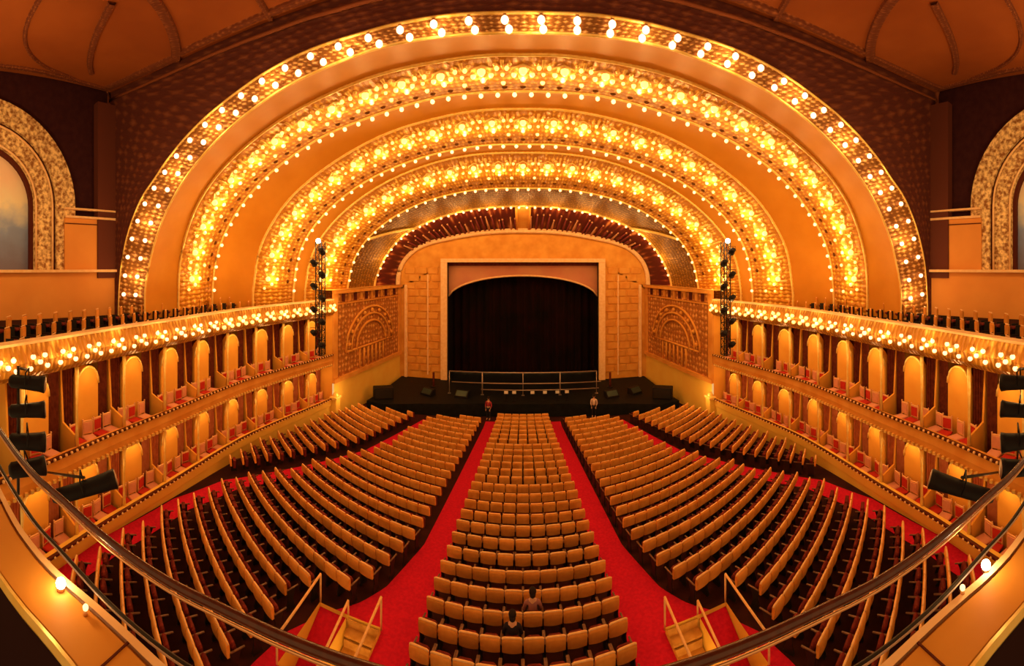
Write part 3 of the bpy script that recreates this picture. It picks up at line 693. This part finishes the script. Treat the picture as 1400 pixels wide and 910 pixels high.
def monitor(loc,rz,label,wd=1.1):
    t=empty('stage_monitor',loc,rz,label=label,cat='loudspeaker')
    b=MB(); b.prism([(-.35,0),(.35,0),(.35,.12),(-.05,.5),(-.35,.5)],-wd/2,wd/2,lambda a,z,d:Vector((d,a,z))); b.build('cabinet',M['black'],t)
    b=MB(); b.prism([(.32,.15),(-.02,.48),(-.0,.5),(.34,.17)],-wd*.42,wd*.42,lambda a,z,d:Vector((d,a,z))); b.build('grille',mat('speaker grille',(.05,.08,.075),rough=.35,metal=.6),t)
for (px,py,rz,lb) in((632,541,2.9,'black wedge loudspeaker left of centre on the apron'),(585,538,2.7,'black wedge loudspeaker near the left proscenium'),(836,541,3.4,'black wedge loudspeaker right of centre on the apron'),(868,536,3.6,'black wedge loudspeaker near the right proscenium')):
    p=ray(px,py,z=1.1); monitor((p.x,min(p.y,34.5),1.03),rz,lb)
for sg,side in((-1,'left'),(1,'right')):
    t=empty('speaker_stack',(sg*11.2,30.0,1.02),sg*-.5,label='low black loudspeaker cabinet at the %s end of the apron'%side,cat='loudspeaker')
    b=MB(); b.box((0,0,.45),(1.6,.9,.9),bev=.05); b.build('cabinet',M['black'],t); b=MB(); b.box((0,-.46,.45),(1.4,.04,.7),bev=.015); b.build('grille',M['iron'],t)

# music desks with pale sheets in the pit
for k,px in enumerate((692,703,728,745,762,775)):
    p=ray(px,551,y=31.3)
    t=empty('music_stand',(p.x,31.3,1.02),label='black music stand with pale sheet, %s from the left in the pit'%ordn(k+1),cat='music stand',group='music stands in the pit')
    b=MB(); b.tube([(0,0,0),(0,0,.55)],.02,5); b.box((0,0,.02),(.3,.3,.03)); b.build('stand',M['black'],t)
    b=MB(); b.box((0,0,.66),(.42,.03,.3),rx=-.3); b.build('desk',M['black'],t)
    b=MB(); b.box((0,-.03,.67),(.3,.015,.22),rx=-.3); b.build('sheet_music',mat('paper',(.6,.55,.5),rough=.8),t)

# ------------------------------------------------------------------ theatre chairs
def make_chair():
    t=empty('theater_chair')
    b=MB(); W=.260
    pf=[]  # curved upholstered back, five columns wide
    rows=[]
    cols=9
    def sec(x):
        f=1-(x/W)**2; yb=-.22-.045*f
        return [(-.19-.03*f,.50),(-.18,.62),(-.20,.79),(-.205,.85),(-.245,.872),(-.285,.855),(-.30,.79),(-.285-.02*f,.62),(-.26-.03*f,.50)]
    for i in range(cols):
        x=-W+2*W*i/(cols-1); top=1-.03*(x/W)**4
        rows.append([(x,y_,z_*top if z_>.7 else z_) for y_,z_ in sec(x)])
    b.grid(rows,0); b.add([rows[0][k] for k in range(9)],[tuple(range(9))]); b.add([rows[-1][k] for k in range(9)],[tuple(range(8,-1,-1))])
    bk=b.build('backrest',M['chair_back'],t)
    b=MB(); b.tube([(-W,-.245,.84),(-W*.8,-.247,.868),(0,-.25,.875),(W*.8,-.247,.868),(W,-.245,.84)],.030,5); b.build('top_piping_highlight',M['chair_top'],bk)  # pale piping, the top edge highlight put into its colour
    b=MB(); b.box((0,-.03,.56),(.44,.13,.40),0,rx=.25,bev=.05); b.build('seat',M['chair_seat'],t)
    for x in(-.262,.262):
        b=MB(); b.box((x,.02,.62),(.055,.42,.035),bev=.012); b.build('armrest',M['wood'],t)
        b=MB(); b.prism([(-.2,0),(.14,0),(.10,.06),(.02,.30),(.12,.60),(-.2,.60),(-.16,.30),(-.22,.06)],x-.018,x+.018,lambda a,z,d:Vector((d,a,z))); b.build('leg',M['iron'],t)
    return t
def chair_stuff(b,loc,rz):
    M3=Matrix.Rotation(rz,3,'Z'); L_=Vector(loc)
    def T(p): return L_+M3@Vector(p)
    def bx(x0,x1,y0,y1,z0,z1,mi,tp=0):
        vs=[T((x,y+(tp if z==z1 else 0),z)) for x in(x0,x1) for y in(y0,y1) for z in(z0,z1)]
        b.add(vs,[(0,1,3,2),(4,6,7,5),(0,4,5,1),(2,3,7,6),(0,2,6,4),(1,5,7,3)],mi)
    bx(-.255,.255,-.28,-.19,.50,.80,mi=0,tp=-.02); vs=[T(p) for p in((-.245,-.30,.80),(.245,-.30,.80),(.23,-.28,.87),(-.23,-.28,.87),(-.23,-.235,.87),(.23,-.235,.87),(.245,-.21,.80),(-.245,-.21,.80))]
    b.add(vs,[(0,1,2,3),(4,5,6,7)],0); b.add(vs,[(3,2,5,4)],2); b.add(vs,[(0,3,4,7),(1,6,5,2)],0)
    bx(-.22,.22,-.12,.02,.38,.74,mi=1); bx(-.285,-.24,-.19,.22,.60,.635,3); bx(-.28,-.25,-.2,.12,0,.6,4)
K=[]       # every chair: x,y,z,rz,block,row,n,tilt
PITCH=.535; NR=32
def rowfill(x0,x1,f,blk,k,sg,centre=False):
    """chairs along the curve y=f(x) from x0 to x1, PITCH apart"""
    n=0; x=x0+.31 if not centre else x0
    h=.01
    while True:
        y=f(x); sl=(f(x+h)-f(x-h))/(2*h)
        if x>x1-(.31 if not centre else 0)+1e-6: break
        n+=1; K.append((sg*x,y,sg*math.atan(sl),blk,k,n)); x+=PITCH/math.sqrt(1+sl*sl)
    return n
for k in range(26):                                  # the central block
    y0=29.0-.808*k; hw=interp(A_IN,y0)-.06; n=int(2*hw/PITCH); g=(2*hw)/n; Rc=17.0
    for i in range(n):
        x=-hw+g*(i+.5); K.append((x,y0+Rc-math.sqrt(Rc*Rc-x*x),math.atan2(x,Rc),'central',k,i+1))
RS=20.0
def edge_x(tab,f,lo,hi,add):
    """x at which the row y=f(x) meets an aisle edge"""
    x=lo
    while x<hi and x<interp(tab,f(x))+add: x+=.02
    return x
for k in range(37):
    y0=28.6-.86*k
    f=lambda x: y0+RS-math.sqrt(RS*RS-x*x)
    for sg in(-1,1):
        nm='left' if sg<0 else 'right'
        xa=edge_x(A_OUT,f,1.5,9,.02); xw=edge_x(WT,f,8,15,-.30)
        xb0=edge_x(B_C,f,4,15,-.52); xb1=edge_x(B_C,f,4,15,.52)
        def lim(x1):                                  # the rows stop at the apron
            x=x1
            while x>0 and f(x)>28.9-.10*x: x-=.05
            return x
        if xb0>xa: rowfill(xa,lim(min(xb0,xw)),f,nm,k,sg)
        if xb1<xw-.6 and f(xb1)>14.5: rowfill(xb1,lim(xw),f,nm+' outer',k,sg)
def hidden(x,y,z):
    px,py=project((x,y,z+.85))
    if px<-8 or px>1408 or py>918: return True
    dx=abs(px-CX); lim=interp([(480,925),(522,898),(549,871),(585,830),(626,800),(671,756),(709,700),(740,690)],dx)
    if py>lim and dx>470: return True
    return False
vis=[]
for c in K:
    z=fz(c[0],c[1])
    if hidden(c[0],c[1],z): continue
    if VY0-.3<c[1]<VY1+.3 and VX0-.3<abs(c[0])<VX1+.45: continue
    vis.append((math.hypot(c[0],c[1]),)+c+(z,))
vis.sort(key=lambda c:c[0])
proto=make_chair(); first=True
BL={'central':'the central block','left':'the left block','right':'the right block','left outer':'the far left block','right outer':'the far right block'}
stuff=MB(); nind=0
rows_near={}
for c in vis: rows_near.setdefault(c[4],set()).add(c[5])
rows_near={b_:sorted(r_,reverse=True) for b_,r_ in rows_near.items()}
for (d,x,y,rz,blk,row,n,z) in vis:
    if nind<300:
        o=proto if nind==0 else copy_tree(proto); nind+=1
        o.location=(x,y,z+.035); o.rotation_euler=(0,0,rz)
        rk=rows_near[blk].index(row)+1
        tag(o,'tan chair, %s from the %s in the %s nearest row of the %s block'%(ordn(n),'left end' if blk=='central' else 'aisle',ordn(rk),blk),'chair','stalls chairs in the %s block'%blk)
    else: chair_stuff(stuff,(x,y,z+.035),rz)
stuff.build('stalls_seating',[M['chair_back'],M['chair_seat'],M['chair_top'],M['wood'],M['iron']],label='distant rows of tan backed theatre chairs filling the stalls towards the stage',cat='seating',kind='stuff')
print('CHAIRS',len(vis),nind)

# ------------------------------------------------------------------ stairwells in the stalls
for sg,side in((-1,'left'),(1,'right')):
    zf=fz(5*sg,9.4)
    t=empty('stairwell',(sg*5.0,9.4,zf),label='%s sunken stairwell with lit yellow walls, red ramp and white handrails'%side,cat='stairwell')
    def q(x,y,z): return Vector((sg*(x-5.0),y-9.4,z))
    b=MB(); y1,y0=10.5,8.25; D=-2.6
    for (p0,p1) in(((4.0,y1),(6.0,y1)),((4.0,y0),(4.0,y1)),((6.0,y0),(6.0,y1)),((4.0,y0),(6.0,y0)),((5.05,y0),(5.05,y1-.1))):
        b.add([q(*p0,D),q(*p1,D),q(*p1,.12),q(*p0,.12)],[(0,1,2,3)])
    for k in range(3): b.box(q(4.5,y1-.04,-.55-.5*k),(.96,.06,.05))
    b.build('well_wall',M['yellow_wall'],t)
    b=MB(); b.add([q(5.07,y1,.0),q(5.98,y1,.0),q(5.98,y0,-1.0),q(5.07,y0,-1.0)],[(0,1,2,3)]); b.build('ramp',M['red'],t)
    b=MB()
    for k in range(7): b.box(q(4.52,y1-.18-.3*k,-.2-.33*k),(.98,.3,.06)); b.box(q(4.52,y1-.04-.3*k,-.1-.33*k),(.98,.03,.3))
    b.build('steps',mat('ochre stair treads',(.75,.42,.10),(.6,.3,.06),rough=.7,scale=4),t)
    for (x,mi) in((4.0,0),(5.05,1),(6.0,2)):
        b=MB(); b.tube([q(x,y1+.05,.95 if mi!=1 else .5),q(x,y0,.85 if mi!=1 else .1)],.04,6)
        b.tube([q(x,y1+.05,0),q(x,y1+.05,.95 if mi!=1 else .5)],.03,6); b.tube([q(x,y0,-.2),q(x,y0,.85 if mi!=1 else .1)],.03,6)
        b.build('handrail',M['chair_top'],t)
    lamp((sg*4.5,9.2,zf-.4),9,None,col=(1,.68,.25),r=.1,name='stair_lamp')
    b=MB(); b.ball((sg*4.1,9.2,zf-.4),.07,8,5); b.build('stair_lamp_globe',M['bulb'],label='small lit globe inside the %s stairwell'%side,cat='lamp')

# ------------------------------------------------------------------ lighting towers at the ends of the boxes
def fixture(parent,loc,rz,tilt,ln=.45,r=.14,lit=False,name='stage_light'):
    M3=Matrix.Rotation(rz,3,'Z')@Matrix.Rotation(tilt,3,'X'); L_=Vector(loc)
    def T(x,y,z): return L_+M3@Vector((x,y,z))
    b=MB(); b.tube([T(0,-ln*.5,0),T(0,-ln*.42,0),T(0,0,0),T(0,ln*.35,0),T(0,ln*.5,0)],r,10,rads=[r*.5,r*.85,r*.9,r,r*1.12])
    f=b.build(name,M['black'],parent)
    b=MB(); b.tube([T(-r*1.2,0,0),T(-r*1.2,0,r*1.6),T(r*1.2,0,r*1.6),T(r*1.2,0,0)],.02,5); b.build('yoke',M['black'],f)
    b=MB(); b.tube([T(0,ln*.5,0),T(0,ln*.5+.02,0)],r*.95,10); b.build('lens',M['bulb_white'] if lit else M['grey_metal'],f)
    return f
for sg,side in((-1,'left'),(1,'right')):
    p=ray(CX+sg*277,400,y=21.8); p.z=0
    t=empty('lighting_tower',(p.x,p.y,6.1),label='dark truss lighting tower hung at the stage end of the %s boxes'%side,cat='lighting tower')
    b=MB(); H=7.2
    for dx,dy in((-.22,-.22),(.22,-.22),(.22,.22),(-.22,.22)): b.tube([(dx,dy,0),(dx,dy,H)],.035,6)
    for k in range(14):
        z=H*k/14; z2=H*(k+1)/14
        for (a,c) in(((-.22,-.22),(.22,-.22)),((.22,-.22),(.22,.22)),((.22,.22),(-.22,.22)),((-.22,.22),(-.22,-.22))):
            b.tube([(*a,z),(*c,z2)],.02,4); b.tube([(*a,z),(*c,z)],.02,4)
    b.build('truss',M['iron'],t)
    for k in range(9):
        fixture(t,(((-1)**k)*.3,-.35,.7+k*.74),rz=-sg*.3+math.pi*.0,tilt=-.3,ln=.6,r=.19,lit=(k==8))
    b=MB(); b.ball((sg*-.1,-.45,7.25),.16,8,6); b.build('lit_lamp',M['bulb_white'],t)
# stage lights near the balcony ends (stacked) and a long follow spot each side
for sg,side in((-1,'left'),(1,'right')):
    p=ray(CX+sg*690,560,r=9.3)
    t=empty('light_rig',(p.x,p.y,7.0),label='vertical pipe of stacked black stage lights at the %s edge'%side,cat='stage lights')
    b=MB(); b.tube([(0,0,-.7),(0,0,2.35)],.04,6); b.build('pipe',M['iron'],t)
    for k,z in enumerate((2.0,1.35,.62,.0)): fixture(t,(sg*-.2,.15,z),rz=sg*.31+(k-1.5)*.12,tilt=-.05+.12*(k%2),ln=.85,r=.18+.03*(k>1))
    # bracket to the balcony soffit
    a,_,_=at_s(150,.4); b=MB(); b.tube([(0,0,2.3),(sg*a.x-p.x,a.y-p.y,1.3)],.04,6); b.build('bracket',M['iron'],t)
    p=ray(CX+sg*600,668,r=8.6)
    t=empty('follow_spot',(p.x,p.y,p.z),label='long black spotlight below the %s box rail, near the light rig'%side,cat='spotlight')
    fixture(t,(0,0,0),rz=sg*.446,tilt=.30,ln=1.45,r=.19,name='barrel'); a,_,_=at_s(148,.1)
    b=MB(); b.tube([(0,0,.25),(sg*a.x-p.x,a.y-p.y,4.9-p.z)],.035,6); b.build('bracket',M['iron'],t)

# ------------------------------------------------------------------ the balcony the camera stands in
PF=[(0,1.52),(1.0,1.47),(1.91,1.32),(2.35,1.21),(2.66,1.1),(3.03,1.0),(3.62,.93),(5.2,.9),(7.6,1.0),(9.4,1.35),(10.6,2.0)]
def parcurve(off):
    P=resample(catmull([Vector((x,y,0)) for x,y in PF],10),70); out=[]
    for i,p in enumerate(P):
        t=(P[min(i+1,69)]-P[max(i-1,0)]).normalized(); n=Vector((t.y,-t.x,0)); n=n if n.y<0 else -n
        out.append(p+n*off)
    return out
def parmesh(prof,mi=0,i0=0,i1=70):
    b=MB()
    cs=[parcurve(o) for o,z in prof]
    for s_ in(-1,1):
        b.grid([[(s_*p.x,p.y,z) for p in c[i0:i1]] for c,(o,z) in zip(cs,prof)],mi,smooth=False)
    return b
zp=ZC-2.3
t=empty('balcony_parapet',(0,1.4,zp),label='broad ochre balcony parapet curving across both lower corners, nearest the viewer',cat='parapet')
def bb(b,name,mt): 
    o=b.build(name,mt,t); o.location=(0,-1.4,-zp); return o
bb(parmesh([(.36,zp-.05),(.36,zp-.03),(.33,zp),(.04,zp),(0,zp-.04),(-.02,zp-.35),(.1,zp-.9)]),'coping',M['parapet'])
bb(parmesh([(.36,zp-.05),(.345,zp-.12),(.345,zp-1.1),(.1,zp-1.1),(.1,zp-.9)]),'inner_face',mat('dark carpeted parapet lining',(.035,.012,.012),rough=.9))
bb(parmesh([(.37,zp-.06),(.385,zp-.03),(.37,zp+.012),(.345,zp+.008)]),'edge_moulding',M['gilt_relief'])
bb(parmesh([(-.02,zp-.1),(-.05,zp-.06),(-.03,zp+.012),(.02,zp+.01)]),'front_moulding',M['moulding'])
b=MB(); cs=parcurve(.17)
for s_ in(-1,1):
    for i in (13,24,40):
        p=cs[i]; d=(cs[i+1]-cs[i-1]).normalized(); b.box((s_*p.x,p.y,zp+.002),(.012,.33,.012),rz=math.atan2(d.y,s_*d.x))
bb(b,'joint',M['dark_line'])
for s_,px,py,rr in((-1,83,797,.036),(-1,117,830,.02),(1,1348,772,.036),(1,1316,803,.02)):
    p=ray(px,py,z=zp+.05); side='left' if s_<0 else 'right'
    o=empty('parapet_lamp',(p.x,p.y,zp),label='%s glowing round lamp on the %s parapet edge'%('bright' if rr>.03 else 'small dimmer',side),cat='lamp')
    b=MB(); b.ball((0,0,.05),rr,12,8); b.build('globe',M['bulb_white'] if rr>.03 else M['bulb'],o); b=MB(); b.tube([(0,0,-.0),(0,0,.03)],rr*.8,10); b.build('base',M['brass'],o)
    if rr>.03: lamp((p.x,p.y,zp+.2),3.5,o,r=.03); bpy.data.objects[-1] if False else None
for l in [o for o in C.objects if o.type=='LIGHT' and o.parent and o.parent.name.startswith('parapet_lamp')]: l.location=(0,0,.2)
t=empty('safety_railing',(0,1.7,ZC-2.6),label='two-bar dark handrail curving in front of the nearest balcony parapet',cat='railing')
TOP=[(0,1.78),(.8,1.70),(1.226,1.63),(1.53,1.56),(1.89,1.45),(2.38,1.33),(2.94,1.23),(3.52,1.12),(4.6,1.05),(5.6,1.03)]
TP=resample(catmull([Vector((x,y,0)) for x,y in TOP],8),60)
def rail(z,r,mt,nm,dy=0):
    b=MB(); pts=[Vector((-p.x,p.y+dy-1.7,z-ZC+2.6)) for p in TP[::-1]]+[Vector((p.x,p.y+dy-1.7,z-ZC+2.6)) for p in TP[1:]]; b.tube(pts,r,10); return b.build(nm,mt,t)
rail(ZC-1.9,.026,M['rail_brown'],'top_rail'); rail(ZC-1.955,.009,M['brass'],'top_rail_highlight',dy=-.0); rail(ZC-2.36,.017,M['iron'],'lower_rail',dy=.02); rail(ZC-2.33,.006,M['grey_metal'],'lower_rail_highlight',dy=-.02)  # thin brass and grey tubes stand in for highlights along the two dark bars
for s_ in(-1,1):
    for i in (8,50):
        p=TP[i]; b=MB(); b.tube([(s_*p.x,p.y-1.7,.7),(s_*p.x,p.y+.02-1.7,.24),(s_*p.x,p.y-.25-1.7,.12)],.012,6); b.build('post',M['iron'],t)
b=MB(); b.add([(-14,-4,ZC-3.4),(14,-4,ZC-3.4),(14,.6,ZC-3.4),(3.2,.75,ZC-3.4),(2,1.0,ZC-3.4),(0,1.2,ZC-3.4),(-2,1.0,ZC-3.4),(-3.2,.75,ZC-3.4),(-14,.6,ZC-3.4)],[tuple(range(9))]); b.build('floor_balcony_centre',M['black'],kind='structure')

for sg in(-1,1):                                       # unseen fill lamps added to brighten the side galleries and walls
    lamp((sg*14.0,2.0,15.5),620,None,r=.35,name='gallery_fill_light'); lamp((sg*8.0,1.0,19.0),50,None,r=.4,name='gallery_fill_light')
# ------------------------------------------------------------------ people
def person(loc,rz,label,shirt,trousers,seated,scale=1.0,armup=False):
    t=empty('person',loc,rz,label=label,cat='person'); t.scale=(scale,)*3
    def skin(name,V,Ed,Rd,mt,sub=1):
        me=bpy.data.meshes.new(name); me.from_pydata(V,Ed,[]); me.materials.append(mt); o=bpy.data.objects.new(name,me); C.objects.link(o); o.parent=t
        m=o.modifiers.new('s','SKIN'); m.use_smooth_shade=True
        for i,r in enumerate(Rd): me.skin_vertices[0].data[i].radius=(r,r)
        me.skin_vertices[0].data[0].use_root=True
        s_=o.modifiers.new('u','SUBSURF'); s_.levels=sub; s_.render_levels=sub; return o
    hz=.48 if seated else .93
    V=[(0,0,hz)];E=[];R=[.13]
    def ad(p,fr,r): V.append(p); R.append(r); E.append((fr,len(V)-1)); return len(V)-1
    ch=ad((0,.02,hz+.30),0,.135); sh=ad((0,0,hz+.48),ch,.10); nk=ad((0,.01,hz+.58),sh,.05); hd=ad((0,.02,hz+.68),nk,.085); tp=ad((0,.015,hz+.80),hd,.08)
    for s_ in(-1,1):
        a=ad((s_*.19,0,hz+.46),sh,.055)
        el=ad((s_*.25,.08 if seated else -.02,hz+.18),a,.042)
        wr=ad((s_*.17,.34 if seated else .1,hz+.16 if seated else hz-.05),el,.028)
        hn=ad((s_*.16,.41 if seated else .13,hz+.15 if seated else hz-.12),wr,.034)
        for f in range(4):
            fx=s_*(.16-.03+.02*f); g=ad((fx,.47 if seated else .15,(hz+.15) if seated else hz-.19),hn,.009); ad((fx,.51 if seated else .14,(hz+.12) if seated else hz-.225+.008*abs(f-1)),g,.008)
        ad((s_*(.11),.42 if seated else .16,hz+.14 if seated else hz-.14),hn,.010)
        hp=ad((s_*.10,.02,hz-.04),0,.10)
        if seated: kn=ad((s_*.13,.45,hz+.02),hp,.065); an=ad((s_*.13,.47,.09),kn,.042); ad((s_*.13,.60,.05),an,.035)
        else: kn=ad((s_*.11,.02,.50),hp,.062); an=ad((s_*.11,0,.09),kn,.042); ad((s_*.12,.13,.05),an,.035)
    skin('body',V,E,R,M['skin'])
    sm=mat('shirt cloth',shirt,rough=.85); tm=mat('trouser cloth',trousers,rough=.85)
    V=[(0,0,hz+.02)];E=[];R=[.15]; c2=ad((0,.02,hz+.30),0,.155); s2=ad((0,0,hz+.47),c2,.12); ad((0,.0,hz+.54),s2,.07)
    for s_ in(-1,1):
        a=ad((s_*.19,0,hz+.46),s2,.07); el=ad((s_*.25,.08 if seated else -.02,hz+.18),a,.056); ad((s_*.20,.24 if seated else .05,hz+.17 if seated else hz+.03),el,.045)
    skin('shirt',V,E,R,sm)
    V=[(0,0,hz-.02)];E=[];R=[.15]
    for s_ in(-1,1):
        hp=ad((s_*.10,.02,hz-.05),0,.115)
        if seated: kn=ad((s_*.13,.45,hz+.02),hp,.08); ad((s_*.13,.47,.16),kn,.06)
        else: kn=ad((s_*.11,.02,.50),hp,.078); ad((s_*.11,0,.14),kn,.06)
    skin('trousers',V,E,R,tm)
    b=MB(); b.ball((0,-.005,hz+.765),.108,12,8,sz=1.12); b.ball((0,-.05,hz+.70),.09,10,6); b.build('hair',M['hair'],t)
    b=MB(); b.ball((0,.115,hz+.70),.018,6,4); b.ball((-.035,.105,hz+.74),.012,6,4,1); b.ball((.035,.105,hz+.74),.012,6,4,1); b.box((0,.108,hz+.655),(.045,.01,.012),2); b.ball((-.095,.02,hz+.71),.022,6,4); b.ball((.095,.02,hz+.71),.022,6,4)
    b.build('face_features',[M['skin'],M['hair'],M['curtain_red']],t)
    return t
def seat_person(px,py,**k):
    # the chair nearest to this picture point
    best=min(vis,key=lambda c:(lambda q:(q[0]-px)**2+(q[1]-py)**2)(project((c[1],c[2],c[7+0] if False else c[8-0-1] if False else fz(c[1],c[2])+1.0))))
    return best
for px,py,lab,sh,tr in((704,872,'person seated near the bottom centre, dark hair and black top',(.02,.015,.025),(.02,.02,.03)),(722,836,'person seated one row ahead at bottom centre in mauve shirt',(.30,.13,.13),(.03,.02,.03))):
    c=seat_person(px,py); person((c[1],c[2]+.08,fz(c[1],c[2])),c[3],lab,sh,tr,True)
for px,lab,sh in((668,'person standing by the apron at the left central aisle, crimson top',(.35,.04,.06)),(812,'person in pale shirt standing by the apron right of centre',(.75,.55,.48))):
    th=(px-CX)/F; y=29.95 if px<715 else 30.0; person((math.tan(th)*y,y-.1 if px<715 else y,.0),math.pi*.9,lab,sh,(.02,.02,.03),False)
